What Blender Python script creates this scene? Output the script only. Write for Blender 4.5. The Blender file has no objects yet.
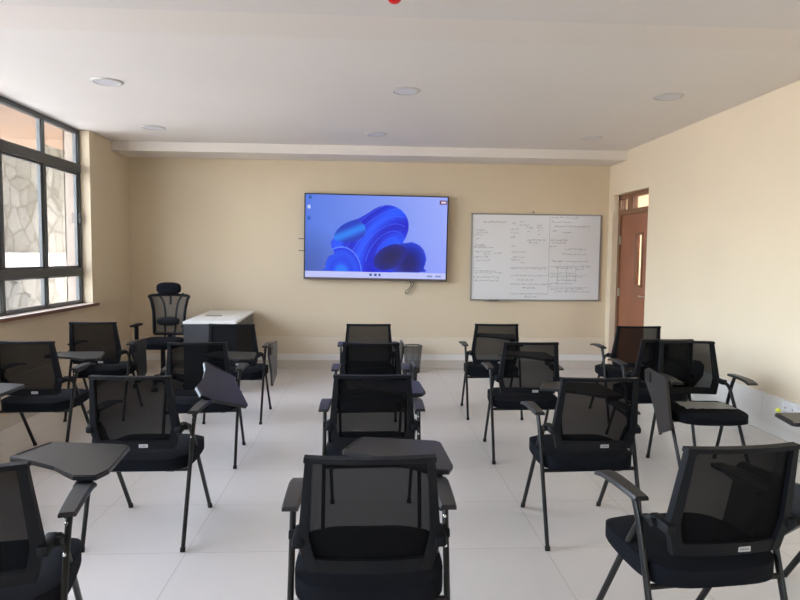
import bpy, bmesh, math, random
from mathutils import Vector, Matrix
PI = math.pi
random.seed(4)
sc = bpy.context.scene
COL = sc.collection

# ------------------------------------------------------------------ materials
def s2l(c):
    return tuple(((v/255)/12.92 if v/255 <= .04045 else ((v/255+.055)/1.055)**2.4) for v in c) + (1,)

def mat(name, col, rough=.6, metal=0, bump=0, bscale=200, var=0, vscale=4, spec=.5):
    m = bpy.data.materials.new(name); m.use_nodes = True
    nt = m.node_tree; b = nt.nodes['Principled BSDF']
    b.inputs['Base Color'].default_value = (*col, 1); b.inputs['Roughness'].default_value = rough
    b.inputs['Metallic'].default_value = metal; b.inputs['Specular IOR Level'].default_value = spec
    tc = nt.nodes.new('ShaderNodeTexCoord')
    if var:
        n = nt.nodes.new('ShaderNodeTexNoise'); n.inputs['Scale'].default_value = vscale; n.inputs['Detail'].default_value = 4
        nt.links.new(tc.outputs['Object'], n.inputs['Vector'])
        r = nt.nodes.new('ShaderNodeValToRGB')
        r.color_ramp.elements[0].color = (*[c*(1-var) for c in col], 1); r.color_ramp.elements[0].position = .3
        r.color_ramp.elements[1].color = (*[min(1, c*(1+var)) for c in col], 1); r.color_ramp.elements[1].position = .7
        nt.links.new(n.outputs['Fac'], r.inputs['Fac']); nt.links.new(r.outputs['Color'], b.inputs['Base Color'])
    if bump:
        n = nt.nodes.new('ShaderNodeTexNoise'); n.inputs['Scale'].default_value = bscale
        nt.links.new(tc.outputs['Object'], n.inputs['Vector'])
        bp = nt.nodes.new('ShaderNodeBump'); bp.inputs['Strength'].default_value = bump; bp.inputs['Distance'].default_value = .002
        nt.links.new(n.outputs['Fac'], bp.inputs['Height']); nt.links.new(bp.outputs['Normal'], b.inputs['Normal'])
    return m

M = {}
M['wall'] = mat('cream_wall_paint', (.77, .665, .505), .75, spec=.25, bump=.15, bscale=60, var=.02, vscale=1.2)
M['ceiling'] = mat('ceiling_paint', (.76, .715, .665), .7, var=.015, vscale=1)
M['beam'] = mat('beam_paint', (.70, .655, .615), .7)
M['ceiling_band'] = mat('ceiling_band_paint', (.755, .695, .635), .7)
M['trunk'] = mat('white_trunking', (.80, .79, .76), .4)
M['skirt'] = mat('skirting_tile', (.62, .58, .52), .25, var=.03)
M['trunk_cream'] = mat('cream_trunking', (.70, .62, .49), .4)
M['wall_shaded'] = mat('cream_wall_paint_shaded', (.655, .56, .415), .8, spec=.2, bump=.15, bscale=60, var=.02, vscale=1.2)  # same cream paint, darkened: dimmer light on back and left walls painted in
M['sill'] = mat('sill_stone', (.72, .62, .52), .3)
M['sill_edge'] = mat('sill_edge_brown', (.16, .07, .045), .4)
M['alu'] = mat('window_frame_grey', (.075, .08, .082), .35, metal=.3)
M['plastic'] = mat('black_plastic', (.0055, .0063, .008), .55, spec=.16)
M['tube'] = mat('black_powder_coat', (.010, .0095, .009), .38, spec=.3)
M['fabric'] = mat('black_seat_fabric', (.0035, .0045, .0075), .95, bump=.5, bscale=400, spec=.2)
M['tablet'] = mat('dark_grey_laminate', (.018, .0175, .0165), .38, spec=.42, var=.05, vscale=8)
M['tablet_edge'] = mat('black_edge_band', (.010, .010, .012), .3)
M['pad'] = mat('armrest_polymer', (.018, .018, .019), .42)
M['sticker'] = mat('white_sticker', (.42, .42, .42), .5)
M['ink'] = mat('sticker_ink', (.12, .12, .14), .6)
M['chrome'] = mat('screw_steel', (.7, .7, .7), .2, metal=1)
M['desk_top'] = mat('white_desk_laminate', (.80, .79, .75), .35)
M['desk_panel'] = mat('dark_grey_panel', (.045, .048, .054), .5)
M['desk_edge'] = mat('panel_edge_beige', (.33, .31, .26), .5)
M['door'] = mat('brown_door_veneer', (.275, .105, .055), .38, var=.10, vscale=3)
M['doorframe'] = mat('brown_door_frame', (.20, .10, .055), .45, var=.15, vscale=5)
M['board'] = mat('whiteboard_enamel', (.74, .76, .80), .25)
M['board_frame'] = mat('aluminium_trim', (.36, .36, .36), .35, metal=.8)
M['marker'] = mat('marker_ink', (.17, .18, .24), .6)
M['bezel'] = mat('tv_bezel', (.012, .012, .018), .25)
M['bezel_low'] = mat('tv_lower_bezel', (.16, .14, .15), .3, metal=.6)
M['wire'] = mat('grey_cable', (.06, .06, .055), .5)
M['red'] = mat('red_plastic', (.62, .012, .012), .25)
M['light_ring'] = mat('downlight_ring', (.56, .54, .50), .4)
M['light_diff'] = mat('downlight_diffuser', (.66, .66, .68), .5)
M['white_plastic'] = mat('white_socket_plastic', (.86, .86, .88), .3)
M['yellow'] = mat('yellow_green_plastic', (.62, .68, .05), .4)
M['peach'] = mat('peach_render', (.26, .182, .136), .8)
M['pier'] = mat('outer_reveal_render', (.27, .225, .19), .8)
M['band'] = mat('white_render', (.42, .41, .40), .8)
M['paving'] = mat('pale_paving', (.62, .60, .56), .8, var=.1, vscale=2)
M['steel_handle'] = mat('satin_handle', (.62, .60, .56), .3, metal=.9)
M['hinge'] = mat('dull_brass_hinge', (.36, .29, .21), .5)
M['castor'] = mat('castor_nylon', (.02, .02, .02), .4)

def floor_mat():
    m = bpy.data.materials.new('floor_tile'); m.use_nodes = True; nt = m.node_tree; b = nt.nodes['Principled BSDF']
    tc = nt.nodes.new('ShaderNodeTexCoord'); mp = nt.nodes.new('ShaderNodeMapping')
    mp.inputs['Location'].default_value = (.887+3, -3.02+6, 0)
    nt.links.new(tc.outputs['Object'], mp.inputs['Vector'])
    br = nt.nodes.new('ShaderNodeTexBrick'); br.offset = 0; br.squash = 1
    br.inputs['Scale'].default_value = 1; br.inputs['Brick Width'].default_value = .6; br.inputs['Row Height'].default_value = .6
    br.inputs['Mortar Size'].default_value = .0019; br.inputs['Mortar Smooth'].default_value = .1; br.inputs['Bias'].default_value = 0
    br.inputs['Color1'].default_value = (.74, .72, .695, 1); br.inputs['Color2'].default_value = (.78, .755, .73, 1)
    br.inputs['Mortar'].default_value = (.52, .49, .46, 1)
    nt.links.new(mp.outputs['Vector'], br.inputs['Vector'])
    n = nt.nodes.new('ShaderNodeTexNoise'); n.inputs['Scale'].default_value = 1.5; n.inputs['Detail'].default_value = 6
    nt.links.new(tc.outputs['Object'], n.inputs['Vector'])
    mx = nt.nodes.new('ShaderNodeMixRGB'); mx.blend_type = 'MULTIPLY'; mx.inputs['Fac'].default_value = .12
    nt.links.new(br.outputs['Color'], mx.inputs[1]); nt.links.new(n.outputs['Fac'], mx.inputs[2])
    nt.links.new(mx.outputs[0], b.inputs['Base Color'])
    b.inputs['Roughness'].default_value = .30; b.inputs['Specular IOR Level'].default_value = .45
    return m
M['floor'] = floor_mat()

def stone_mat():
    m = bpy.data.materials.new('random_stone_cladding'); m.use_nodes = True; nt = m.node_tree; b = nt.nodes['Principled BSDF']
    tc = nt.nodes.new('ShaderNodeTexCoord')
    nz = nt.nodes.new('ShaderNodeTexNoise'); nz.inputs['Scale'].default_value = 2.0
    nt.links.new(tc.outputs['Object'], nz.inputs['Vector'])
    ad = nt.nodes.new('ShaderNodeMixRGB'); ad.blend_type = 'ADD'; ad.inputs['Fac'].default_value = .18
    nt.links.new(tc.outputs['Object'], ad.inputs[1]); nt.links.new(nz.outputs['Color'], ad.inputs[2])
    v = nt.nodes.new('ShaderNodeTexVoronoi'); v.feature = 'DISTANCE_TO_EDGE'; v.inputs['Scale'].default_value = 2.6
    nt.links.new(ad.outputs[0], v.inputs['Vector'])
    v2 = nt.nodes.new('ShaderNodeTexVoronoi'); v2.inputs['Scale'].default_value = 2.6
    nt.links.new(ad.outputs[0], v2.inputs['Vector'])
    r = nt.nodes.new('ShaderNodeValToRGB'); r.color_ramp.elements[0].position = .0; r.color_ramp.elements[0].color = (.24, .22, .18, 1)
    r.color_ramp.elements[1].position = .085; r.color_ramp.elements[1].color = (1, 1, 1, 1)
    nt.links.new(v.outputs['Distance'], r.inputs['Fac'])
    r2 = nt.nodes.new('ShaderNodeValToRGB'); r2.color_ramp.elements[0].color = (.12, .115, .095, 1); r2.color_ramp.elements[1].color = (.215, .21, .187, 1)
    nt.links.new(v2.outputs['Color'], r2.inputs['Fac'])
    n3 = nt.nodes.new('ShaderNodeTexNoise'); n3.inputs['Scale'].default_value = 9; n3.inputs['Detail'].default_value = 8
    nt.links.new(tc.outputs['Object'], n3.inputs['Vector'])
    mx = nt.nodes.new('ShaderNodeMixRGB'); mx.blend_type = 'MULTIPLY'; mx.inputs['Fac'].default_value = .9
    nt.links.new(r2.outputs[0], mx.inputs[1]); nt.links.new(r.outputs[0], mx.inputs[2])
    m2 = nt.nodes.new('ShaderNodeMixRGB'); m2.blend_type = 'MULTIPLY'; m2.inputs['Fac'].default_value = .4
    nt.links.new(mx.outputs[0], m2.inputs[1]); nt.links.new(n3.outputs['Fac'], m2.inputs[2])
    nt.links.new(m2.outputs[0], b.inputs['Base Color']); b.inputs['Roughness'].default_value = .85
    return m
M['stone'] = stone_mat()

def see_through(name, col, transp, rough=.6, gloss=False, weave=0):
    m = bpy.data.materials.new(name); m.use_nodes = True; nt = m.node_tree
    b = nt.nodes['Principled BSDF']; out = nt.nodes['Material Output']
    b.inputs['Base Color'].default_value = (*col, 1); b.inputs['Roughness'].default_value = rough; b.inputs['Specular IOR Level'].default_value = .06
    t = nt.nodes.new('ShaderNodeBsdfTransparent'); mx = nt.nodes.new('ShaderNodeMixShader')
    mx.inputs['Fac'].default_value = transp
    if gloss:
        g = nt.nodes.new('ShaderNodeBsdfGlossy'); g.inputs['Roughness'].default_value = rough
        lw = nt.nodes.new('ShaderNodeLayerWeight'); lw.inputs['Blend'].default_value = .25
        mr = nt.nodes.new('ShaderNodeMapRange'); mr.inputs['To Min'].default_value = transp; mr.inputs['To Max'].default_value = transp-.35
        nt.links.new(lw.outputs['Fresnel'], mr.inputs['Value']); nt.links.new(mr.outputs[0], mx.inputs['Fac'])
        nt.links.new(g.outputs[0], mx.inputs[1])
    else:
        nt.links.new(b.outputs[0], mx.inputs[1])
    if weave < 0:      # a woven mesh closes up when seen at a slant
        ge = nt.nodes.new('ShaderNodeNewGeometry'); dp = nt.nodes.new('ShaderNodeVectorMath'); dp.operation = 'DOT_PRODUCT'
        nt.links.new(ge.outputs['Normal'], dp.inputs[0]); nt.links.new(ge.outputs['Incoming'], dp.inputs[1])
        ab = nt.nodes.new('ShaderNodeMath'); ab.operation = 'ABSOLUTE'; nt.links.new(dp.outputs['Value'], ab.inputs[0])
        mr = nt.nodes.new('ShaderNodeMapRange'); mr.inputs['From Min'].default_value = .60; mr.inputs['From Max'].default_value = .98
        mr.inputs['To Min'].default_value = .03; mr.inputs['To Max'].default_value = .125
        nt.links.new(ab.outputs[0], mr.inputs['Value']); nt.links.new(mr.outputs[0], mx.inputs['Fac'])
    elif weave:
        tc = nt.nodes.new('ShaderNodeTexCoord'); n = nt.nodes.new('ShaderNodeTexNoise'); n.inputs['Scale'].default_value = weave
        nt.links.new(tc.outputs['Object'], n.inputs['Vector'])
        mr = nt.nodes.new('ShaderNodeMapRange'); mr.inputs['From Min'].default_value = .3; mr.inputs['From Max'].default_value = .7
        mr.inputs['To Min'].default_value = transp*.8; mr.inputs['To Max'].default_value = transp*1.2
        nt.links.new(n.outputs['Fac'], mr.inputs['Value']); nt.links.new(mr.outputs[0], mx.inputs['Fac'])
    nt.links.new(t.outputs[0], mx.inputs[2]); nt.links.new(mx.outputs[0], out.inputs['Surface'])
    return m
M['mesh'] = see_through('black_back_mesh', (.004, .004, .0045), .085, .8, weave=-1)
M['office_mesh'] = see_through('grey_back_mesh', (.045, .046, .048), .33, .8, weave=260)
M['glass'] = see_through('window_glass', (1, 1, 1), .96, .02, gloss=True)
M['bin_mesh'] = see_through('bin_wire_mesh', (.05, .05, .055), .5, .5)
M['film'] = see_through('clear_plastic_film', (.62, .64, .64), .2, .25)

# ------------------------------------------------------------------ mesh helpers
def obj(name, bm, m, parent=None, smooth=False, mats=None, doubles=False):
    me = bpy.data.meshes.new(name)
    bmesh.ops.recalc_face_normals(bm, faces=bm.faces)
    bm.to_mesh(me); bm.free()
    for x in (mats or [m]): me.materials.append(x)
    if smooth:
        for p in me.polygons: p.use_smooth = True
        try: me.set_sharp_from_angle(angle=math.radians(40))
        except Exception: pass
    o = bpy.data.objects.new(name, me); COL.objects.link(o)
    if parent: o.parent = parent
    return o

def box(bm, x0, x1, y0, y1, z0, z1, bev=0, mi=0, mtx=None):
    g = bmesh.ops.create_cube(bm, size=1)
    vs = g['verts']
    for v in vs:
        v.co = Vector(((x0+x1)/2+v.co.x*(x1-x0), (y0+y1)/2+v.co.y*(y1-y0), (z0+z1)/2+v.co.z*(z1-z0)))
    fs = set(f for v in vs for f in v.link_faces)
    if bev:
        es = list(set(e for v in vs for e in v.link_edges))
        r = bmesh.ops.bevel(bm, geom=es, offset=bev, segments=2, affect='EDGES', profile=.5)
        fs = set(r['faces']) | set(f for f in fs if f.is_valid)
        vs = list(set(v for f in fs for v in f.verts))
    for f in fs: f.material_index = mi
    if mtx: bmesh.ops.transform(bm, matrix=mtx, verts=list(vs))

def cyl(bm, p0, p1, r0, r1=None, seg=16, mi=0):
    if r1 is None: r1 = r0
    p0, p1 = Vector(p0), Vector(p1); d = p1-p0
    q = Vector((0, 0, 1)).rotation_difference(d).to_matrix().to_4x4()
    g = bmesh.ops.create_cone(bm, cap_ends=True, segments=seg, radius1=r0, radius2=r1, depth=d.length,
                              matrix=Matrix.Translation((p0+p1)/2) @ q)
    for f in set(f for v in g['verts'] for f in v.link_faces): f.material_index = mi

def tube(bm, pts, rx, ry=None, seg=10, cap=True):
    """sweep an ellipse along pts"""
    ry = ry or rx
    pts = [Vector(p) for p in pts]; rings = []
    up = None
    for i, p in enumerate(pts):
        if i == 0: t = pts[1]-pts[0]
        elif i == len(pts)-1: t = pts[-1]-pts[-2]
        else: t = (pts[i+1]-p).normalized()+(p-pts[i-1]).normalized()
        t.normalize()
        if up is None:
            up = Vector((1, 0, 0)) if abs(t.x) < .8 else Vector((0, 1, 0))
        a = (up-t*up.dot(t)).normalized(); b = t.cross(a); up = a
        rings.append([bm.verts.new(p+a*rx*math.cos(2*PI*k/seg)+b*ry*math.sin(2*PI*k/seg)) for k in range(seg)])
    for A, B in zip(rings, rings[1:]):
        for k in range(seg): bm.faces.new((A[k], A[(k+1) % seg], B[(k+1) % seg], B[k]))
    if cap: bm.faces.new(rings[0][::-1]); bm.faces.new(rings[-1])

def smoothpts(pts, n=6):
    P = [Vector(p) for p in pts]; P = [2*P[0]-P[1]]+P+[2*P[-1]-P[-2]]; out = []
    for i in range(1, len(P)-2):
        for k in range(n):
            t = k/n; a, b, c, d = P[i-1:i+3]
            out.append(.5*((2*b)+(c-a)*t+(2*a-5*b+4*c-d)*t*t+(3*b-a-3*c+d)*t**3))
    out.append(P[-2]); return out

def prism(bm, pts, z0, z1, bev=0, mi_top=0, mi_side=0):
    """extrude xy outline from z0 to z1"""
    a = [bm.verts.new((x, y, z0)) for x, y in pts]; b = [bm.verts.new((x, y, z1)) for x, y in pts]
    f1 = bm.faces.new(a[::-1]); f2 = bm.faces.new(b); f1.material_index = mi_side; f2.material_index = mi_top
    for i in range(len(pts)):
        f = bm.faces.new((a[i], a[(i+1) % len(pts)], b[(i+1) % len(pts)], b[i])); f.material_index = mi_side
    if bev:
        es = [e for e in f2.edges]
        bmesh.ops.bevel(bm, geom=es, offset=bev, segments=2, affect='EDGES')

def tag(o, label, cat, group=None):
    o['label'] = label; o['category'] = cat
    if group: o['group'] = group
    return o

def thing(name, label, cat, loc=(0, 0, 0), rz=0, group=None):
    o = bpy.data.objects.new(name, None); COL.objects.link(o); o.empty_display_size = .1
    o.location = loc; o.rotation_euler = (0, 0, rz)
    return tag(o, label, cat, group)

def struct(name, bm, m, parent=None, **k):
    o = obj(name, bm, m, parent, **k)
    if not parent: o['kind'] = 'structure'
    return o

def copy_tree(o, parent=None):
    c = o.copy(); COL.objects.link(c)
    if parent: c.parent = parent
    for ch in list(o.children): copy_tree(ch, c)
    return c

# ------------------------------------------------------------------ room
XL, XR, D, YB, ZC = -3.03, 3.19, 8.11, -4.5, 2.81
WY1, WY0, WZ0, WZ1 = 7.0, -3.2, .93, 2.81      # window band in the left wall
DY0, DY1, DZ = 6.95, 7.97, 2.30                # door opening in the right wall
bm = bmesh.new(); box(bm, XL-.26, XR+.35, YB-.2, D+.2, -.12, 0); struct('floor', bm, M['floor'])
bm = bmesh.new(); box(bm, XL-.26, XR+.35, YB-.2, D+.2, ZC, 3.30); struct('ceiling', bm, M['ceiling'])
bm = bmesh.new(); box(bm, XL-.26, XR+.35, D, D+.2, 0, ZC); struct('wall_back', bm, M['wall_shaded'])
bm = bmesh.new()
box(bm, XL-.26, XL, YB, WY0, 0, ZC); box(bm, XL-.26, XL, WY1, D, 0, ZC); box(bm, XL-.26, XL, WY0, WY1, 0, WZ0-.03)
struct('wall_left', bm, M['wall_shaded'])
bm = bmesh.new()
box(bm, XR, XR+.18, YB, DY0, 0, ZC); box(bm, XR, XR+.18, DY1, D, 0, ZC); box(bm, XR, XR+.18, DY0, DY1, DZ, ZC)
struct('wall_right', bm, M['wall'])
# wall behind the camera
bm = bmesh.new()
box(bm, XL-.26, XR+.35, YB-.2, YB, 0, ZC)
struct('wall_front', bm, M['wall'])
bm = bmesh.new(); box(bm, XL, XR, 7.586, D, 2.70, ZC); struct('trim_1', bm, M['ceiling'])
bm = bmesh.new(); box(bm, XL, XR, 2.80, 3.27, 2.70, ZC); struct('trim_2', bm, M['beam'])
bm = bmesh.new(); box(bm, XL, XR, 3.27, 3.91, ZC-.006, ZC); struct('trim_10', bm, M['ceiling_band'])
# dado trunking and skirting
def trunk(name, parts, m):
    bm = bmesh.new()
    for p in parts: box(bm, *p, bev=.003)
    struct(name, bm, m)
TZ0, TZ1, TD = .20, .423, .02
trunk('trim_3', [(XL+TD, XR-TD, D-TD, D, TZ0, TZ1)], M['trunk_cream'])
trunk('trim_4', [(XR-TD, XR, y, min(y+1.6, DY0-.05)-.003, TZ0, TZ1) for y in (-3.26, -1.66, -.06, 1.54, 3.14, 4.74, 6.34)], M['trunk'])
trunk('trim_5', [(XL, XL+TD, -3.2, D, TZ0, TZ1)], M['trunk_cream'])
trunk('trim_8', [(XL+.012, XR-.012, D-.012, D, .112, .198)], M['trunk'])
trunk('trim_9', [(XR-.012, XR, -3.2, DY0-.05, .112, .198)], M['trunk'])
trunk('baseboard_back', [(XL, XR, D-.014, D, 0, .11)], M['skirt'])
trunk('baseboard_right', [(XR-.014, XR, YB, DY0, 0, .11)], M['skirt'])
trunk('baseboard_left', [(XL, XL+.014, YB, D-.014, 0, .11)], M['skirt'])
# window sill
bm = bmesh.new()
box(bm, XL-.22, XL+.035, WY0, WY1+.07, WZ0-.022, WZ0, mi=0); box(bm, XL+.035, XL+.042, WY0, WY1+.075, WZ0-.03, WZ0+.002, mi=1)
box(bm, XL, XL+.035, WY0, WY1+.07, WZ0-.030, WZ0-.022, mi=1)
struct('trim_6', bm, M['sill'], mats=[M['sill'], M['sill_edge']])
# ribbon window: three tiers of lights
FX0, FX1 = -3.19, -3.13
mull = [WY1-.02]; y = 6.245
while y > WY0: mull.append(y); y -= .735
mull.append(WY0+.02)
groups = [mull[i:i+3] for i in range(0, len(mull)-1, 2)]
for gi, g in enumerate(groups):
    if len(g) < 2: continue
    a, b = g[-1], g[0]
    bm = bmesh.new()
    box(bm, FX0, FX1, a, b+.02, WZ0, WZ0+.035, .004); box(bm, FX0, FX1, a, b+.02, 2.765, 2.81, .004)
    box(bm, FX0-.01, FX1+.008, a, b+.02, 2.345, 2.44, .006); box(bm, FX0-.01, FX1+.008, a, b+.02, 1.24, 1.325, .006)
    for k, yy in enumerate(g):
        if k == len(g)-1 and gi < len(groups)-1: continue
        box(bm, FX0, FX1, yy-.022, yy+.022, WZ0, 2.81, .004)
    win = struct('window_%d' % (gi+1), bm, M['alu'])
    for (p, q) in zip(g[1:], g[:-1]):
        for (z0, z1, nm, e) in ((WZ0+.03, 1.24, 'lower_sash', .018), (1.325, 2.345, 'sliding_sash', .035), (2.44, 2.77, 'top_sash', .016)):
            fb = bmesh.new(); xa, xb = FX0+.015, FX1-.012
            y0, y1 = p+.02, q-.02
            box(fb, xa, xb, y0, y0+e, z0, z1, .003); box(fb, xa, xb, y1-e, y1, z0, z1, .003)
            box(fb, xa, xb, y0, y1, z0, z0+e*.6, .003); box(fb, xa, xb, y0, y1, z1-e*.6, z1, .003)
            s = obj(nm, fb, M['alu'], win)
            pb = bmesh.new(); box(pb, (xa+xb)/2-.002, (xa+xb)/2+.002, y0+e*.8, y1-e*.8, z0+e*.5, z1-e*.5); obj('pane', pb, M['glass'], s)
    if gi == 0:
        hb = bmesh.new(); box(hb, FX1-.01, FX1+.02, WY1-.06, WY1-.04, 1.80, 1.92, .004); obj('latch', hb, M['tube'], win)
# door, recessed in the right wall
dx = XR+.085
bm = bmesh.new()
box(bm, dx-.01, dx+.07, DY0, DY0+.05, 0, DZ); box(bm, dx-.01, dx+.07, DY1-.05, DY1, 0, DZ)
box(bm, dx-.01, dx+.07, DY0, DY1, DZ-.05, DZ); box(bm, dx-.012, dx+.07, DY0, DY1, 2.04, 2.10)
box(bm, dx-.005, dx+.06, 7.55, 7.70, 2.10, DZ-.05)
door = struct('door_1', bm, M['doorframe'])
bm = bmesh.new()
vy0, vy1, vz0, vz1 = 7.28, 7.44, 1.16, 1.78
box(bm, dx+.012, dx+.052, DY0+.055, vy0, .01, 2.035); box(bm, dx+.012, dx+.052, vy1, DY1-.055, .01, 2.035)
box(bm, dx+.012, dx+.052, vy0, vy1, .01, vz0); box(bm, dx+.012, dx+.052, vy0, vy1, vz1, 2.035)
leaf = obj('door_leaf', bm, M['door'], door)
bm = bmesh.new()
for q in ((vy0-.02, vy0+.008, vz0-.02, vz1+.02), (vy1-.008, vy1+.02, vz0-.02, vz1+.02), (vy0, vy1, vz0-.02, vz0+.008), (vy0, vy1, vz1-.008, vz1+.02)):
    box(bm, dx+.004, dx+.018, *q)
obj('vision_panel_bead', bm, M['doorframe'], leaf)
bm = bmesh.new(); box(bm, dx+.03, dx+.034, vy0, vy1, vz0, vz1); obj('pane', bm, M['glass'], leaf)
bm = bmesh.new(); box(bm, dx+.004, dx+.012, DY0+.11, DY0+.15, .92, 1.10, .003)
cyl(bm, (dx+.01, DY0+.13, 1.04), (dx-.04, DY0+.13, 1.04), .009); tube(bm, [(dx-.038, DY0+.125, 1.04), (dx-.04, DY0+.27, 1.038)], .009)
obj('door_handle', bm, M['steel_handle'], leaf, smooth=True)
for hz in (1.72, 1.05, .35):
    bm = bmesh.new(); cyl(bm, (dx-.002, DY1-.052, hz-.055), (dx-.002, DY1-.052, hz+.055), .010); box(bm, dx+.002, dx+.013, DY1-.085, DY1-.03, hz-.05, hz+.05)
    obj('hinge', bm, M['hinge'], leaf)
bm = bmesh.new(); box(bm, dx+.03, dx+.034, DY0+.05, 7.55, 2.10, DZ-.05); box(bm, dx+.03, dx+.034, 7.70, DY1-.05, 2.10, DZ-.05); obj('transom_pane', bm, M['glass'], door)
# corridor behind the door
bm = bmesh.new(); box(bm, 5.0, 5.1, 6.2, 10, 0, 3.0); box(bm, 5.0, 5.1, 4.5, 6.2, 0, 2.3); box(bm, XR+.18, 5.1, 10, 10.1, 0, 3.0); struct('wall_corridor', bm, M['wall'])
bm = bmesh.new(); box(bm, XR+.18, 5.1, 4.4, 10, 3.0, 3.2); struct('ceiling_corridor', bm, M['ceiling'])
bm = bmesh.new(); box(bm, XR+.18, 5.1, 4.3, 4.5, 0, 3.2); struct('wall_corridor_end', bm, M['wall'])
bm = bmesh.new(); box(bm, XR+.18, 5.1, 4.5, 10, -.12, 0); struct('floor_corridor', bm, M['floor'])

# ------------------------------------------------------------------ outside
bm = bmesh.new(); box(bm, -30, XL-.26, -20, 30, -.5, -.1); tag(struct('ground', bm, M['paving']), 'pale paved ground outside the window', 'ground')
bm = bmesh.new(); box(bm, -6.4, -6.0, 9.3, 26, -.2, 3.5, mi=0); box(bm, -6.4, -5.9, 9.3, 26, 1.10, 1.485, mi=1); box(bm, -6.5, -5.98, 9.3, 26, 3.5, 3.90, mi=2); box(bm, -6.45, -5.985, 9.3, 11.95, 3.2, 3.5, mi=2); box(bm, -6.5, -3.4, 9.3, 26, 3.90, 4.08, mi=2)  # topmost slab is a canopy added to shade the stone
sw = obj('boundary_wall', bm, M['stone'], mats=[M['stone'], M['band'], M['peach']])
tag(sw, 'stone clad boundary wall with white band seen through the left window', 'wall'); sw['kind'] = 'structure'
bm = bmesh.new(); box(bm, -3.30, -3.195, WY1-.012, WY1, WZ0, 3.2); box(bm, -3.30, -3.29, WY1-.012, 12, -.1, 3.2); struct('trim_7', bm, M['pier'])

bm = bmesh.new(); box(bm, -4.25, XL-.26, -8, 12, 3.22, 3.40); o = obj('added_overhang', bm, M['peach']); tag(o, 'added peach overhang outside above the window, cutting high sky light', 'overhang'); o['kind'] = 'structure'  # overhang put in to cut high sky light reaching the back wall

# ------------------------------------------------------------------ tablet-arm chair
def seat_bm():
    bm = bmesh.new(); nx, ny = 12, 12; W, L = .243, .237
    def pt(u, v, top):
        # superellipse outline
        x, y = u, v
        k = max(abs(x), abs(y)); n = (abs(x)**4+abs(y)**4)**.25
        s = k/n if n > 0 else 1
        X = x*s*W*(1-.03*y); Y = y*s*L+.03
        e = max(abs(u), abs(v))
        if top: z = .462+.010*abs(u)**2-.012*max(0, v)**3-.022*e**10
        else: z = .368+.016*e**10+.012*max(0, v)
        return (X, Y, z)
    T = [[bm.verts.new(pt(-1+2*i/nx, -1+2*j/ny, True)) for j in range(ny+1)] for i in range(nx+1)]
    B = [[bm.verts.new(pt(-1+2*i/nx, -1+2*j/ny, False)) for j in range(ny+1)] for i in range(nx+1)]
    for i in range(nx):
        for j in range(ny):
            bm.faces.new((T[i][j], T[i+1][j], T[i+1][j+1], T[i][j+1])); bm.faces.new((B[i][j], B[i][j+1], B[i+1][j+1], B[i+1][j]))
    ring = [(i, 0) for i in range(nx)]+[(nx, j) for j in range(ny)]+[(i, ny) for i in range(nx, 0, -1)]+[(0, j) for j in range(ny, 0, -1)]
    for k in range(len(ring)):
        a, b = ring[k], ring[(k+1) % len(ring)]
        bm.faces.new((T[a[0]][a[1]], B[a[0]][a[1]], B[b[0]][b[1]], T[b[0]][b[1]]))
    return bm

BZ0, BZ1 = .503, .877
def back_y(x, z):     # curved back shell
    t = (z-BZ0)/(BZ1-BZ0)
    return -.215+.022*(x/.2)**2-.062*t
def half_w(z):
    t = (z-BZ0)/(BZ1-BZ0)
    if t < .28: return .194+(.219-.194)*t/.28
    return .219-(.219-.192)*(t-.28)/.72
def back_grid(bm, x_of, z_of, nu, nv, th):
    F, K = [], []
    for i in range(nu+1):
        f, k = [], []
        for j in range(nv+1):
            z = z_of(j/nv); x = x_of(i/nu, z); y = back_y(x, z)
            f.append(bm.verts.new((x, y+th/2, z))); k.append(bm.verts.new((x, y-th/2, z)))
        F.append(f); K.append(k)
    for i in range(nu):
        for j in range(nv):
            bm.faces.new((F[i][j], F[i][j+1], F[i+1][j+1], F[i+1][j])); bm.faces.new((K[i][j], K[i+1][j], K[i+1][j+1], K[i][j+1]))
    for i in range(nu):
        bm.faces.new((F[i][0], F[i+1][0], K[i+1][0], K[i][0])); bm.faces.new((F[i][nv], K[i][nv], K[i+1][nv], F[i+1][nv]))
    for j in range(nv):
        bm.faces.new((F[0][j], K[0][j], K[0][j+1], F[0][j+1])); bm.faces.new((F[nu][j], F[nu][j+1], K[nu][j+1], K[nu][j]))
def back_frame_bm():
    bm = bmesh.new()
    side = lambda z: .022+.016*(1-(z-BZ0)/(BZ1-BZ0))
    for s in (-1, 1):
        back_grid(bm, lambda u, z: s*(half_w(z)-side(z)*(1-u)), lambda v: BZ0+v*(BZ1-BZ0), 2, 10, .030)
    back_grid(bm, lambda u, z: (-1+2*u)*half_w(z)*1.02, lambda v: BZ1-.014+v*.016, 12, 1, .034)
    back_grid(bm, lambda u, z: (-1+2*u)*(half_w(z)-.01), lambda v: BZ0-.002+v*.044, 12, 2, .024)
    return bm
def mesh_bm():
    bm = bmesh.new(); nu, nv = 12, 8; G = []
    for i in range(nu+1):
        G.append([])
        for j in range(nv+1):
            z = BZ0+.03+(BZ1-.008-BZ0-.03)*j/nv; x = (-1+2*i/nu)*(half_w(z)-.018); G[-1].append(bm.verts.new((x, back_y(x, z)+.004, z)))
    for i in range(nu):
        for j in range(nv): bm.faces.new((G[i][j], G[i+1][j], G[i+1][j+1], G[i][j+1]))
    return bm
def rear_leg_bm(s):
    bm = bmesh.new(); tube(bm, smoothpts([(s*.247, -.27, .012), (s*.249, -.18, .30), (s*.250, -.095, .56), (s*.252, -.055, .652)], 3), .0105, .014, 10)
    cyl(bm, (s*.247, -.274, 0), (s*.247, -.268, .022), .0135, .014, 12); return bm
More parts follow.
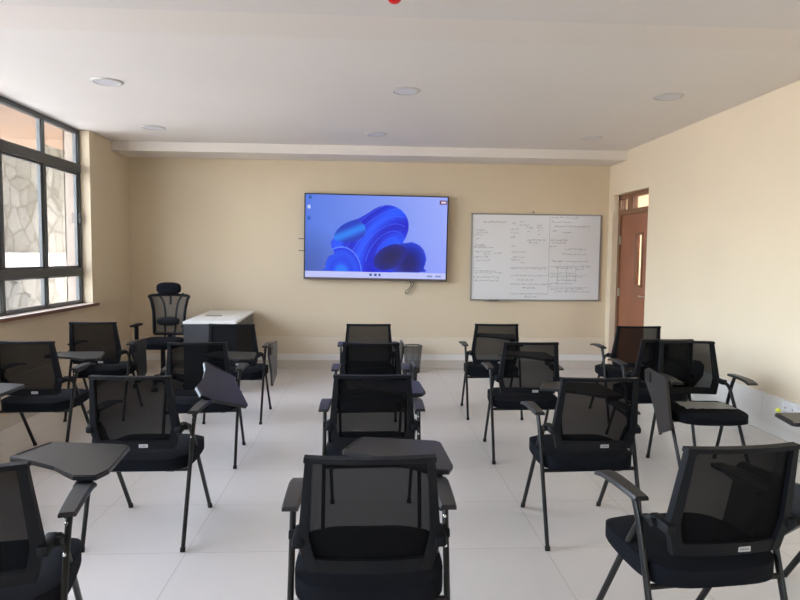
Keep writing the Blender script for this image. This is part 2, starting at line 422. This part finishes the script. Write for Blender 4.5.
def front_leg_bm(s):
    bm = bmesh.new()
    P = [(s*.229, .275, .012), (s*.229, .15, .22), (s*.229, .03, .42), (s*.229, -.03, .515), (s*.229, -.065, .565), (s*.229, -.11, .592), (s*.222, -.17, .600)]
    tube(bm, smoothpts(P, 4), .0105, .014, 10); cyl(bm, (s*.229, .28, 0), (s*.229, .272, .022), .0135, .014, 12)
    return bm
def knob_bm(s):
    bm = bmesh.new(); box(bm, *(sorted((s*.200, s*.236))), -.235, -.125, .583, .619, .010); cyl(bm, (s*.21, -.165, .600), (s*.252, -.165, .600), .017, .014, 16); return bm
def bar_bm():
    bm = bmesh.new(); tube(bm, [(-.245, -.156, .372), (.245, -.158, .380)], .010, .010, 10); tube(bm, [(-.228, .06, .37), (.228, .06, .37)], .010, .010, 10)
    for s in (-1, 1): box(bm, s*.15-.02, s*.15+.02, -.158, .065, .366, .374)
    return bm
def pad_bm(s):
    bm = bmesh.new(); n = 10
    rows = []
    for i in range(n+1):
        t = i/n; y = -.115+.290*t; w = .027+.008*t; cx = s*(.256-.004*t)
        if i in (0, n): w *= .95
        zt = .669+.004*math.sin(PI*t)-(.014 if t < .05 else 0)*0-.010*max(0, (t-.7)/.3)**2
        row = []
        for a, dz in ((-1, -.016), (-1, -.003), (-.8, 0), (.8, 0), (1, -.003), (1, -.016)):
            row.append(bm.verts.new((cx+a*w, y, zt+dz+(-.004 if abs(a) == 1 and dz > -.01 else 0))))
        rows.append(row)
    for A, B in zip(rows, rows[1:]):
        for k in range(6): bm.faces.new((A[k], A[(k+1) % 6], B[(k+1) % 6], B[k]))
    bm.faces.new(rows[0]); bm.faces.new(rows[-1][::-1]); return bm
# tablet outline relative to its hinge at the front end of the right armrest
TAB = [(-.045, -.005), (.035, -.012), (.058, .05), (.046, .335), (.026, .358), (-.278, .420), (-.296, .412), (-.366, .240), (-.358, .222), (-.26, .178), (-.15, .105), (-.085, .035)]
def tablet_bm():
    bm = bmesh.new(); prism(bm, TAB, -.009, .009, .004, 0, 1)
    # pencil groove strip and front lip
    prism(bm, [(-.282, .402), (-.290, .395), (-.350, .255), (-.342, .255)], .009, .0125, 0, 1, 1)
    return bm
def hinge_bm():
    bm = bmesh.new(); tube(bm, smoothpts([(.240, -.05, .630), (.240, .08, .636), (.240, .18, .652)], 4), .009, .009, 8)
    box(bm, .215, .272, .135, .195, .646, .664, .004); return bm
def tab_hinge_plate_bm():
    bm = bmesh.new(); box(bm, -.04, .03, .01, .10, -.018, -.009, .003); return bm
def screw_bm(z, y):
    bm = bmesh.new(); cyl(bm, (.247, y-.013, z), (.247, y-.018, z), .0065, .005, 12)
    return bm
def sticker_bm():
    bm = bmesh.new(); yy = back_y(.05, .523)-.012
    box(bm, .025, .068, yy-.0025, yy+.004, .513, .530, mi=0)
    for i in range(4): box(bm, .031+i*.008, .036+i*.008, yy-.0031, yy-.0024, .519, .524, mi=1)
    return bm

GROUP = 'black tablet-arm training chairs in rows'
def make_chair():
    r = thing('tablet_arm_chair', '', 'chair', group=GROUP)
    obj('seat', seat_bm(), M['fabric'], r, True)
    f = obj('backrest_frame', back_frame_bm(), M['plastic'], r, True)
    s = obj('brand_sticker', sticker_bm(), None, f, mats=[M['sticker'], M['ink']]); s['label'] = 'small white sticker on the lower back rail'
    obj('backrest_mesh', mesh_bm(), M['mesh'], r, True)
    for s in (-1, 1):
        obj('leg', rear_leg_bm(s), M['tube'], r, True); obj('leg', front_leg_bm(s), M['tube'], r, True)
        obj('back_bracket', knob_bm(s), M['plastic'], r, True); obj('armrest', pad_bm(s), M['pad'], r, True)
    obj('crossbar', bar_bm(), M['tube'], r, True)
    obj('tablet_support', hinge_bm(), M['tube'], r, True)
    for z, y in ((.620, -.070), (.535, -.102)): obj('screw', screw_bm(z, y), M['chrome'], r, True)['label'] = 'bright steel screw on the tablet arm post'
    t = obj('writing_tablet', tablet_bm(), None, r, mats=[M['tablet'], M['tablet_edge']])
    obj('tablet_hinge', tab_hinge_plate_bm(), M['tube'], t)
    return r
HX, HY, HZ = .256, .160, .684
def pose(kind, extra=0):
    """tablet pose relative to the chair"""
    T = Matrix.Translation((HX, HY, HZ))
    if kind == 'flat': return T @ Matrix.Rotation(math.radians(extra), 4, 'Z')
    if kind == 'hang':   # swung over the outside of the arm, hanging down
        return Matrix.Translation((HX+.052, HY-.36, HZ-.045)) @ Matrix.Rotation(math.radians(extra), 4, 'Z') @ Matrix(((.05, 0, -.9987, 0), (0, 1, 0, 0), (.9987, 0, .05, 0), (0, 0, 0, 1))).to_4x4()
    if kind == 'raised':
        A = Vector((.469, -.508, -.389)).normalized(); B = Vector((.129, .848, -.03)); B = (B-A*A.dot(B)).normalized(); C = A.cross(B)
        R = Matrix((A, B, C)).transposed().to_4x4()
        return Matrix.Translation((HX-.045, HY, HZ+.02)) @ R
CH = [
 # x, y, yaw, tablet, extra, label
 (-1.200, 1.98, 12, 'flat', -8, 'black mesh chair cut by the lower left corner, wide dark tablet open over it'),
 (.013, 2.06, 0, 'flat', 0, 'nearest black mesh chair of the central column, open tablet ahead of its backrest'),
 (1.178, 2.14, 5.5, 'hang', 0, 'largest black mesh chair at lower right, between the centre and the right edge'),
 (-1.145, 3.31, -1.5, 'raised', 0, 'black mesh chair left of centre with its tablet tilted up beside the right armrest'),
 (-2.31, 4.53, 0, 'flat', 14, 'black mesh chair below the window with open tablet at its right armrest'),
 (-2.40, 5.77, 2, 'hang', 0, 'farthest black mesh chair in the window column, tablet folded down beside it'),
 (-1.165, 4.50, 3, 'flat', 0, 'black mesh chair directly behind the raised tablet, its own tablet open flat'),
 (-1.16, 5.66, -2, 'hang', 0, 'black mesh chair in front of the white-topped desk, tablet hanging at its right'),
 (.03, 3.34, 0, 'flat', 0, 'second nearest black chair of the central column, just beyond the front one'),
 (.03, 4.50, 0, 'hang', 0, 'third black chair from the camera in the central column'),
 (.015, 5.72, 0, 'hang', 0, 'farthest black chair of the central column, beside the wire waste bin'),
 (1.175, 5.77, -1, 'flat', -3, 'farthest black chair under the whiteboard, grey wall showing through its mesh'),
 (1.17, 4.56, -2, 'flat', 0, 'middle black chair in the column under the whiteboard'),
 (1.162, 3.26, .5, 'flat', 0, 'black mesh chair right of centre behind the large lower right chair'),
 (2.43, 5.64, -1, 'hang', 0, 'black mesh chair farthest right, nearest the brown door'),
 (2.25, 4.75, -1, 'hang', 0, 'black chair facing the back wall, back to back with the chair facing the camera'),
 (2.325, 4.13, 176.5, 'hang', 0, 'black mesh chair turned to face the camera, plastic sheet on its seat'),
 (2.23, 2.466, 10, 'flat', 0, 'black chair cut by the right edge, tablet tip below the white sockets'),
 (-2.33, 3.25, 0, 'flat', 0, 'black chair cut by the left edge, only its pale-looking tablet tip in view'),
]
proto = make_chair()
for i, (x, y, a, kind, ex, lab) in enumerate(CH):
    o = proto if i == 0 else copy_tree(proto)
    o.location = (x, y, 0); o.rotation_euler = (0, 0, math.radians(a)); o['label'] = lab
    for c in list(o.children):
        if c.name.startswith('writing_tablet'): c.matrix_local = pose(kind, ex)
        if c.name.startswith('backrest_frame') and i in (1, 8, 9, 10):      # no sticker shows on the central column
            for g in list(c.children): bpy.data.objects.remove(g)

# plastic sheet on the turned chair
bm = bmesh.new(); n = 10; G = []
for i in range(n+1):
    G.append([bm.verts.new((-.17+.34*i/n, -.10+.20*j/6, .002+.006*abs(math.sin(i*1.7+j*2.1)))) for j in range(7)])
for i in range(n):
    for j in range(6): bm.faces.new((G[i][j], G[i+1][j], G[i+1][j+1], G[i][j+1]))
bmesh.ops.solidify(bm, geom=list(bm.faces), thickness=.002)
o = obj('plastic_sheet', bm, M['film'], None, True); o.location = (2.32, 4.07, .474); o.rotation_euler = (0, 0, math.radians(-4))
tag(o, 'crumpled clear plastic sheet lying on the seat of the chair facing the camera', 'plastic sheet')

# ------------------------------------------------------------------ teacher desk
dk = thing('teacher_desk', 'dark grey desk with a white top standing against the back wall', 'desk', (-1.70, 7.34, 0), math.radians(2.5))
W, L, H = .278, .70, .77
bm = bmesh.new(); box(bm, -W, W, -L, L, H-.028, H, .003); tp = obj('desk_top', bm, M['desk_top'], dk)
bm = bmesh.new(); box(bm, -.17, .01, -.10, -.04, H-.002, H+.004, .002); gp = obj('cable_flap', bm, M['bezel'], tp); gp['label'] = 'black cable flap in the white top'
bm = bmesh.new(); box(bm, -W+.005, W-.005, -L+.01, -L+.035, 0, H-.028); obj('end_panel', bm, M['desk_panel'], dk)
bm = bmesh.new(); box(bm, -W+.01, W-.01, L-.04, L-.015, 0, H-.028); obj('end_panel', bm, M['desk_edge'], dk)
bm = bmesh.new(); box(bm, -.015, .01, -L+.035, L-.04, .36, H-.028); obj('modesty_panel', bm, M['desk_panel'], dk)

# ------------------------------------------------------------------ office chair
oc = thing('office_chair', 'high-back black mesh office chair with headrest beside the desk', 'chair', (-2.27, 6.98, 0), math.radians(180))
# local +y is the sitter's front
def pillow(bm, w, d, h, c, e=3.2):
    n = 14; top = []
    vs = bmesh.ops.create_uvsphere(bm, u_segments=28, v_segments=16, radius=1)['verts']
    for v in vs:
        p = v.co.copy(); k = (abs(p.x)**e+abs(p.y)**e+abs(p.z)**e)**(1/e); p = p/k
        v.co = Vector((c[0]+p.x*w/2, c[1]+p.y*d/2, c[2]+p.z*h/2))
def rr(bm, pts, r, ry=None): tube(bm, smoothpts(pts, 5), r, ry or r, 8)
bm = bmesh.new()
pillow(bm, .46, .47, .11, (0, .03, .495), 4); obj('seat', bm, M['fabric'], oc, True)
def oy(z): return -.20-.10*(z-.5)
bm = bmesh.new()
loop = [(-.165, .57), (-.170, .70), (-.178, .83), (-.205, .96), (-.220, 1.00), (-.12, 1.012), (0, 1.015), (.12, 1.012), (.220, 1.00), (.205, .96), (.178, .83), (.170, .70), (.165, .57)]
rr(bm, [(x, oy(z)-.03*(1-(x/.2)**2), z) for x, z in loop], .016, .018)
rr(bm, [(-.165, oy(.57), .57), (0, oy(.57)-.03, .565), (.165, oy(.57), .57)], .016)
bf = obj('backrest_frame', bm, M['plastic'], oc, True)
bm = bmesh.new(); G = []
def hw(z):
    for (a, za), (b, zb) in zip([(.165, .57), (.170, .70), (.178, .83), (.205, .96)], [(.170, .70), (.178, .83), (.205, .96), (.214, 1.01)]):
        if z <= zb: return a+(b-a)*(z-za)/(zb-za)
    return .212
for i in range(9):
    G.append([])
    for j in range(11):
        z = .57+.44*j/10; x = (-1+2*i/8)*hw(z); G[-1].append(bm.verts.new((x, oy(z)-.03*(1-(x/.2)**2), z)))
for i in range(8):
    for j in range(10): bm.faces.new((G[i][j], G[i+1][j], G[i+1][j+1], G[i][j+1]))
obj('backrest_mesh', bm, M['office_mesh'], oc, True)
bm = bmesh.new()
for s in (-1, 1):
    rr(bm, [(s*.145, oy(1.03)-.045, 1.03), (s*.085, oy(.93)-.06, .93), (s*.062, oy(.80)-.065, .80), (s*.06, oy(.66)-.06, .66), (s*.05, oy(.52)-.03, .50)], .011, .014)
rr(bm, [(0, oy(1.12)-.04, 1.11), (0, oy(1.0)-.05, 1.0), (0, oy(.9)-.05, .90)], .012)
rr(bm, [(0, oy(.52)-.06, .54), (0, -.12, .44), (0, 0, .43)], .03)
obj('back_support', bm, M['plastic'], oc, True)
bm = bmesh.new(); pillow(bm, .26, .04, .10, (0, -.19, .715), 2.6); obj('lumbar_pad', bm, M['plastic'], oc, True)
bm = bmesh.new(); pillow(bm, .275, .09, .14, (0, -.235, 1.09), 3); obj('headrest', bm, M['fabric'], oc, True)
for s in (-1, 1):
    bm = bmesh.new(); box(bm, s*.275-.034, s*.275+.034, -.09, .15, .680, .706, .010)
    ar = obj('armrest', bm, M['plastic'], oc, True)
    bm = bmesh.new(); box(bm, s*.275-.016, s*.275+.016, .0, .055, .50, .69, .006); box(bm, *sorted((s*.18, s*.29)), .0, .055, .455, .50, .008); obj('armrest_post', bm, M['plastic'], ar, True)
bm = bmesh.new(); cyl(bm, (0, 0, .12), (0, 0, .44), .028, .024, 20); cyl(bm, (0, 0, .06), (0, 0, .16), .045, .038, 20); obj('gas_lift', bm, M['tube'], oc, True)
bm = bmesh.new()
for k in range(5):
    a = 2*PI*k/5+.3; tube(bm, [(0, 0, .11), (.15*math.cos(a), .15*math.sin(a), .105), (.29*math.cos(a), .29*math.sin(a), .075)], .022, .016, 8)
base = obj('star_base', bm, M['plastic'], oc, True)
for k in range(5):
    a = 2*PI*k/5+.3; bm = bmesh.new(); X, Y = .29*math.cos(a), .29*math.sin(a)
    for s in (-1, 1):
        p = Vector((-math.sin(a), math.cos(a), 0))
        cyl(bm, (X+p.x*s*.008, Y+p.y*s*.008, .027), (X+p.x*s*.026, Y+p.y*s*.026, .027), .027, seg=16)
    cyl(bm, (X, Y, .027), (X, Y, .08), .008); obj('castor', bm, M['castor'], base, True)

# ------------------------------------------------------------------ wall screen
_pl = [(.145, .83), (.168, .745), (.205, .705), (.178, .60), (.20, .52), (.208, .46), (.24, .39), (.295, .325), (.375, .275), (.44, .21), (.51, .135), (.585, .108), (.665, .155), (.715, .255), (.728, .38), (.708, .50), (.69, .565), (.76, .555), (.828, .62), (.857, .745), (.842, .86), (.805, .918), (.18, .918), (.15, .88)]
_pl = [(p.x, p.y) for p in smoothpts([(a, b, 0) for a, b in _pl+[_pl[0]]], 5)][:-1]
def screen_colour(u, v):
    """u right, v down, 0..1"""
    bg = [70+75*u+10*(1-v), 112+52*u+6*(1-v)-10*(v > .5)*(v-.5), 222+28*u]
    d = math.hypot((u-.02)/.3, (v-.85)/.5); 
    if d < 1: bg = [c*(1-.22*(1-d)) for c in bg]
    poly = _pl
    ins = False; j = len(poly)-1
    for i in range(len(poly)):
        xi, yi = poly[i]; xj, yj = poly[j]
        if (yi > v) != (yj > v) and u < (xj-xi)*(v-yi)/(yj-yi)+xi: ins = not ins
        j = i
    if ins:
        w = 1.78
        def lobe(cx, cy, rx, ry, ang, off=0):
            x, y = (u-cx)*w, v-cy; c, s = math.cos(ang), math.sin(ang); return math.hypot((x*c+y*s)/rx, (-x*s+y*c)/ry)
        a = lobe(.60, .62, .46, .70, .6); b = lobe(.255, .95, .26, .33, 0.0)
        t = .5+.5*math.sin(a*9+2.2*math.sin(3*u+2*v))
        col = [4+14*t, 22+60*t, 205+45*t]
        k = (a*6+1.6*math.sin(2.3*u-1.5*v)) % 1
        if k < .07 and u < .70 and v < .8: col = [60, 105, 255]
        if b < 1 and u < .52:
            t = max(0, min(1, 1.2*(1-b)+.25*math.sin(b*10))); col = [6+10*t, 30+85*t, 225+28*t]
            if b > .95: col = [85, 130, 255]
        if math.hypot((u-.29)*w/.24, (v-.42)/.15) < 1:
            t = .5+.5*math.sin((u*22+v*30)); col = [10+14*t, 50+75*t, 190+50*t]
        d2 = math.hypot((u-.73)*w/.24, (v-.80)/.25)
        if d2 < 1 and v > .56 and u > .52:
            t = max(0, min(1, (d2-.3)*1.3)); col = [6, 12+50*t, 110+120*t]
        d3 = math.hypot((u-.60)*w/.21, (v-.75+.5*(u-.58))/.15)
        if d3 < 1: t = d3**2; col = [8+2*t, 10+14*t, 88+60*t]
        return col
    if v > .925:
        col = [188, 196, 246]
        for (cu, hw_) in ((.463, .009), (.498, .010), (.528, .007)):
            if abs(u-cu) < hw_ and abs(v-.962) < .016: col = [40, 70, 150]
        if (abs(u-.885) < .02 or abs(u-.945) < .022) and abs(v-.965) < .008: col = [120, 130, 190]
        return col
    for (cu, cv, cc) in ((.03, .035, (20, 90, 170)), (.025, .15, (190, 205, 240)), (.025, .285, (20, 90, 190))):
        if abs(u-cu) < .010 and abs(v-cv) < .020: return list(cc)
    if abs(u-.972) < .026 and abs(v-.062) < .026:
        return [225, 205, 225] if abs(v-.062) < .010 and abs(u-.972) < .018 else [85, 20, 60]
    return bg
tv = thing('wall_screen', 'large flat interactive screen on the back wall showing blue swirling folds', 'screen', (.113, 8.03, 1.72), 0)
tv.rotation_euler = (0, math.radians(.6), 0)
TW, TH = .924, .5475
bm = bmesh.new(); box(bm, -TW, TW, -.035, .035, -TH, TH, .004); obj('casing', bm, M['bezel'], tv)
bm = bmesh.new(); box(bm, -TW-.001, TW+.001, -.040, .03, -TH-.002, -TH+.026, .003); obj('lower_bezel', bm, M['bezel_low'], tv)
bm = bmesh.new()
nx, ny = 290, 163; sx0, sx1, sz0, sz1 = -TW+.017, TW-.017, -TH+.028, TH-.014
VS = [[bm.verts.new((sx0+(sx1-sx0)*i/nx, -.0365, sz1+(sz0-sz1)*j/ny)) for j in range(ny+1)] for i in range(nx+1)]
cl = bm.loops.layers.float_color.new('Picture')
for i in range(nx):
    for j in range(ny):
        f = bm.faces.new((VS[i][j], VS[i][j+1], VS[i+1][j+1], VS[i+1][j])); c = s2l([max(0, min(255, q)) for q in screen_colour((i+.5)/nx, (j+.5)/ny)])
        for l in f.loops: l[cl] = c
m = bpy.data.materials.new('lit_screen'); m.use_nodes = True; nt = m.node_tree; b = nt.nodes['Principled BSDF']
at = nt.nodes.new('ShaderNodeAttribute'); at.attribute_name = 'Picture'
b.inputs['Base Color'].default_value = (.01, .01, .01, 1); b.inputs['Roughness'].default_value = .25
nt.links.new(at.outputs['Color'], b.inputs['Emission Color']); b.inputs['Emission Strength'].default_value = 1.0
SCREEN_MAT = m
obj('screen_picture', bm, m, tv)
bm = bmesh.new(); box(bm, -.35, .35, .035, .078, -.25, .25); obj('wall_mount', bm, M['tube'], tv)
bm = bmesh.new(); pts = [(.555, 8.06, 1.20), (.575, 8.085, 1.12), (.55, 8.08, 1.07), (.505, 8.08, 1.03), (.50, 8.08, 1.00), (.525, 8.08, 1.005), (.57, 8.08, 1.06), (.60, 8.085, 1.11), (.61, 8.07, 1.20)]
tube(bm, smoothpts(pts, 6), .005, .005, 6); tag(obj('screen_cable', bm, M['wire'], None, True), 'thin looped cable dangling under the wall screen', 'cable')
for zz, nm in ((1.70, 'upper'), (1.545, 'lower')):
    bm = bmesh.new(); tube(bm, [(-.89, 8.10, zz), (-.70, 8.10, zz)], .006, .006, 6)
    tag(obj('cable_stub', bm, M['wire'], None, True), '%s of two short dark stubs at the left of the screen' % nm, 'cable')

# ------------------------------------------------------------------ whiteboard
wb = thing('whiteboard', 'wide white board with faint handwriting on the back wall', 'whiteboard', (2.223, 8.095, 1.487), 0)
WW, WH = .868, .572
bm = bmesh.new(); box(bm, -WW+.01, WW-.01, -.006, .012, -WH+.01, WH-.01); obj('writing_surface', bm, M['board'], wb)
bm = bmesh.new()
for q in ((-WW, WW, WH-.018, WH), (-WW, WW, -WH, -WH+.018), (-WW, -WW+.018, -WH, WH), (WW-.018, WW, -WH, WH)): box(bm, q[0], q[1], -.014, .012, q[2], q[3], .002)
obj('frame', bm, M['board_frame'], wb)
bm = bmesh.new(); box(bm, -WW+.18, -WW+.52, -.05, -.010, -WH-.008, -WH+.002, .002); obj('pen_tray', bm, M['board_frame'], wb)
# handwriting: (x, z, width, words size) rows read off the board
rows = []
def R(u0, u1, v, h=.012, gap=.12): rows.append((u0, u1, v, h, gap))
for v, a, b_ in ((.10, .09, .27), (.19, .03, .09), (.22, .04, .11), (.25, .03, .08), (.29, .04, .07), (.36, .03, .10), (.375, .04, .09), (.39, .02, .14), (.44, .03, .13), (.455, .17, .22), (.47, .10, .15), (.50, .03, .14), (.54, .04, .15), (.63, .02, .06), (.66, .03, .20), (.68, .03, .21), (.73, .02, .21), (.77, .03, .21)): R(a, b_, v)
for v, a, b_ in ((.09, .37, .39), (.11, .31, .33), (.13, .37, .42), (.16, .42, .45), (.20, .43, .45), (.13, .50, .53), (.16, .50, .53), (.19, .51, .53), (.23, .51, .53), (.18, .30, .34), (.22, .30, .35), (.27, .30, .34), (.30, .43, .55), (.33, .44, .50), (.37, .31, .33), (.44, .31, .42), (.50, .32, .40), (.53, .31, .36), (.56, .38, .42), (.63, .31, .56), (.71, .31, .58), (.76, .36, .48), (.81, .31, .60), (.85, .40, .49), (.92, .31, .60), (.955, .42, .50)): R(a, b_, v)
for v, a, b_ in ((.04, .61, .80), (.09, .61, .75), (.14, .64, .90), (.19, .62, .66), (.21, .70, .77), (.30, .61, .72), (.33, .62, .72), (.37, .60, .66), (.40, .72, .88), (.46, .70, .88), (.54, .62, .68), (.54, .73, .90), (.60, .61, .90), (.62, .66, .76), (.63, .81, .88), (.68, .61, .80), (.72, .61, .86), (.76, .66, .80), (.80, .61, .78), (.86, .62, .88), (.89, .65, .92)): R(a, b_, v)
bm = bmesh.new(); rnd = random.Random(9)
for (u0, u1, v, h, gap) in rows:
    x = -WW+u0*2*WW; xe = -WW+u1*2*WW; z = WH-v*2*WH
    while x < xe:
        wl = rnd.uniform(.02, .07); n = int(wl/.006)+2; P = []
        for k in range(n):
            P.append((x+k*.006, -.0072, z+rnd.uniform(-.010, .010)+(.008 if rnd.random() < .15 else 0)))
        for a, b2 in zip(P, P[1:]):
            a, b2 = Vector(a), Vector(b2); t = (b2-a).normalized(); nrm = Vector((-t.z, 0, t.x))*.0017
            vs = [bm.verts.new(q) for q in (a-nrm, b2-nrm, b2+nrm, a+nrm)]; bm.faces.new(vs)
        x += wl+.015
# ruled table lines
for (a, b_, va, vb) in ((.60, .60, .03, .90), (.67, .67, .60, .82), (.74, .74, .60, .80), (.81, .81, .60, .78), (.60, .90, .70, .70), (.595, .92, .835, .845), (.30, .60, .615, .61)):
    p, q = Vector((-WW+a*2*WW, -.0072, WH-va*2*WH)), Vector((-WW+b_*2*WW, -.0072, WH-vb*2*WH)); t = (q-p).normalized(); nrm = Vector((-t.z, 0, t.x))*.0014
    bm.faces.new([bm.verts.new(x) for x in (p-nrm, q-nrm, q+nrm, p+nrm)])
hwt = obj('handwriting', bm, M['marker'], wb); hwt['kind'] = 'stuff'
bm = bmesh.new(); cyl(bm, (0, 0, 0), (.10, 0, 0), .008, seg=10); cyl(bm, (.10, 0, 0), (.13, 0, 0), .0092, seg=10)
o = obj('marker_pen', bm, M['bezel'], None, True); o.location = (1.60, 8.065, .9175); tag(o, 'dark marker pen lying on the whiteboard pen tray', 'marker pen')
bm = bmesh.new(); box(bm, -.014, .014, -.008, .008, -.012, .012, .003); o = obj('wall_clip', bm, M['board_frame']); o.location = (2.18, 8.103, 2.083); tag(o, 'small grey clip on the wall just above the whiteboard', 'clip')

# ------------------------------------------------------------------ ceiling lights
labs = ['round ceiling light nearest the window, larger and closer of the left pair', 'round ceiling light at far left above the office chair', 'middle ceiling light of the nearer row', 'middle ceiling light of the farther row above the screen', 'nearer round ceiling light on the door side', 'farther round ceiling light above the whiteboard']
for (x, y), lab in zip([(-2.03, 5.03), (-2.26, 6.76), (.30, 5.08), (.085, 6.86), (2.456, 5.06), (2.46, 6.83)], labs):
    t = thing('downlight', lab, 'ceiling light', (x, y, ZC), 0, 'round recessed ceiling lights')
    bm = bmesh.new(); prof = [(.092, -.004), (.098, -.010), (.112, -.009), (.122, 0)]; seg = 40
    rings = [[bm.verts.new((r*math.cos(2*PI*k/seg), r*math.sin(2*PI*k/seg), z)) for k in range(seg)] for r, z in prof]
    for A, B in zip(rings, rings[1:]):
        for k in range(seg): bm.faces.new((A[k], A[(k+1) % seg], B[(k+1) % seg], B[k]))
    obj('rim', bm, M['light_ring'], t, True)
    bm = bmesh.new(); cyl(bm, (0, 0, -.006), (0, 0, .0), .096, seg=40); obj('diffuser', bm, M['light_diff'], t)
# red alarm on the near beam
t = thing('fire_detector', 'small red domed fire detector under the near ceiling beam', 'fire detector', (.118, 2.96, 2.70))
bm = bmesh.new(); cyl(bm, (0, 0, -.012), (0, 0, 0), .045, .05, 24); obj('mounting_base', bm, M['white_plastic'], t, True)
bm = bmesh.new(); bmesh.ops.create_uvsphere(bm, u_segments=24, v_segments=12, radius=.033); bmesh.ops.scale(bm, vec=(1, 1, .8), verts=bm.verts)
bmesh.ops.translate(bm, vec=(0, 0, -.030), verts=bm.verts); cyl(bm, (0, 0, -.035), (0, 0, -.008), .031, .034, 24); obj('dome', bm, M['red'], t, True)

# ------------------------------------------------------------------ waste bin
t = thing('waste_bin', 'round grey wire mesh waste bin near the back wall', 'waste bin', (.588, 7.86, 0))
R0, R1, BH = .092, .120, .345; seg = 32
bm = bmesh.new(); rg = [[bm.verts.new(((R0+(R1-R0)*j/6)*math.cos(2*PI*k/seg), (R0+(R1-R0)*j/6)*math.sin(2*PI*k/seg), .01+(BH-.01)*j/6)) for k in range(seg)] for j in range(7)]
for A, B in zip(rg, rg[1:]):
    for k in range(seg): bm.faces.new((A[k], A[(k+1) % seg], B[(k+1) % seg], B[k]))
obj('mesh_wall', bm, M['bin_mesh'], t, True)
bm = bmesh.new(); tube(bm, [(R1*math.cos(2*PI*k/32), R1*math.sin(2*PI*k/32), BH) for k in range(33)], .005, .005, 6, cap=False)
for k in range(8):
    a = 2*PI*k/8; tube(bm, [(R0*math.cos(a), R0*math.sin(a), .01), (R1*math.cos(a), R1*math.sin(a), BH)], .002, .002, 4)
obj('rim', bm, M['tube'], t, True)
bm = bmesh.new(); cyl(bm, (0, 0, 0), (0, 0, .045), R0, R0+.004, seg=32); obj('base', bm, M['tube'], t, True)

# ------------------------------------------------------------------ sockets on the trunking
def socket(y0, y1, lab):
    t = thing('power_socket', lab, 'socket', (XR-TD, (y0+y1)/2, .352), 0, 'white twin sockets on the trunking'); w = (y1-y0)/2
    bm = bmesh.new(); box(bm, -.012, .0, -w, w, -.055, .055, .004); pl = obj('face_plate', bm, M['white_plastic'], t)
    for s in (-1, 1):
        bm = bmesh.new(); box(bm, -.0135, -.011, s*w*.5-.004, s*w*.5+.004, .008, .020); box(bm, -.0135, -.011, s*w*.5-.014, s*w*.5-.006, -.018, -.012); box(bm, -.0135, -.011, s*w*.5+.006, s*w*.5+.014, -.018, -.012)
        obj('socket_holes', bm, M['wire'], pl)
        bm = bmesh.new(); box(bm, -.016, -.011, s*w*.82-.008, s*w*.82+.008, .022, .038, .001); obj('switch', bm, M['white_plastic'], pl)
socket(4.33, 4.49, 'white twin socket on the right wall trunking above the tablet tip')
socket(4.15, 4.31, 'white twin socket cut by the right picture edge')
bm = bmesh.new(); box(bm, -.012, .012, -.009, .009, 0, .012, .003); cyl(bm, (0, 0, .011), (0, 0, .019), .005, seg=12)
o = obj('sticky_clip', bm, M['yellow'], None, True); o.location = (2.125, 3.045, .6935); tag(o, 'tiny yellow-green clip on the tablet tip at the right edge', 'clip')

# ------------------------------------------------------------------ light
w = bpy.data.worlds.new('World'); sc.world = w; w.use_nodes = True; nt = w.node_tree
bg = nt.nodes['Background']; sky = nt.nodes.new('ShaderNodeTexSky'); sky.sky_type = 'NISHITA'
sky.sun_disc = False; sky.sun_elevation = math.radians(50); sky.sun_rotation = math.radians(90); sky.dust_density = 4; sky.air_density = 1
mixc = nt.nodes.new('ShaderNodeMixRGB'); mixc.inputs['Fac'].default_value = .75; mixc.inputs[2].default_value = (.80, .78, .74, 1)
nt.links.new(sky.outputs[0], mixc.inputs[1]); nt.links.new(mixc.outputs[0], bg.inputs['Color']); bg.inputs['Strength'].default_value = 12.0
sun = bpy.data.lights.new('sun', 'SUN'); sun.energy = 1.0; sun.angle = math.radians(3); sun.color = (1, .95, .86)
so = bpy.data.objects.new('sun', sun); COL.objects.link(so); so.rotation_euler = (math.radians(12), math.radians(42), 0)
def portal(loc, rot, sx, sy):
    l = bpy.data.lights.new('window_portal', 'AREA'); l.shape = 'RECTANGLE'; l.size = sx; l.size_y = sy; l.cycles.is_portal = True
    o = bpy.data.objects.new('window_portal', l); COL.objects.link(o); o.location = loc; o.rotation_euler = rot
portal((FX0-.05, (WY0+WY1)/2, (WZ0+WZ1)/2), (0, math.radians(-90), 0), WZ1-WZ0, WY1-WY0)

# ------------------------------------------------------------------ camera
f, yaw, pitch, roll, h = 619.079, .0532, .0682, .0103, 1.4669
fw = Vector((math.sin(yaw)*math.cos(pitch), math.cos(yaw)*math.cos(pitch), -math.sin(pitch)))
r = Vector((math.cos(yaw), -math.sin(yaw), 0)); u = r.cross(fw)
r2 = r*math.cos(roll)+u*math.sin(roll); u2 = -r*math.sin(roll)+u*math.cos(roll)
cam = bpy.data.cameras.new('camera'); co = bpy.data.objects.new('camera', cam); COL.objects.link(co)
cam.sensor_fit = 'HORIZONTAL'; cam.sensor_width = 36; cam.lens = 36*f/800; cam.clip_start = .05
m4 = Matrix((r2, u2, -fw)).transposed().to_4x4(); m4.translation = (0, 0, h); co.matrix_world = m4
sc.camera = co
sc.view_settings.view_transform = 'Standard'; sc.view_settings.look = 'None'; sc.view_settings.gamma = 1; sc.view_settings.use_curve_mapping = False
EXPO = 0.1
sc.view_settings.exposure = EXPO
SCREEN_MAT.node_tree.nodes['Principled BSDF'].inputs['Emission Strength'].default_value = 1/2**EXPO
c = sc.cycles; c.max_bounces = 14; c.diffuse_bounces = 8; c.transparent_max_bounces = 24; c.glossy_bounces = 4; c.use_denoising = True
c.sample_clamp_indirect = 8; c.caustics_reflective = False; c.caustics_refractive = False
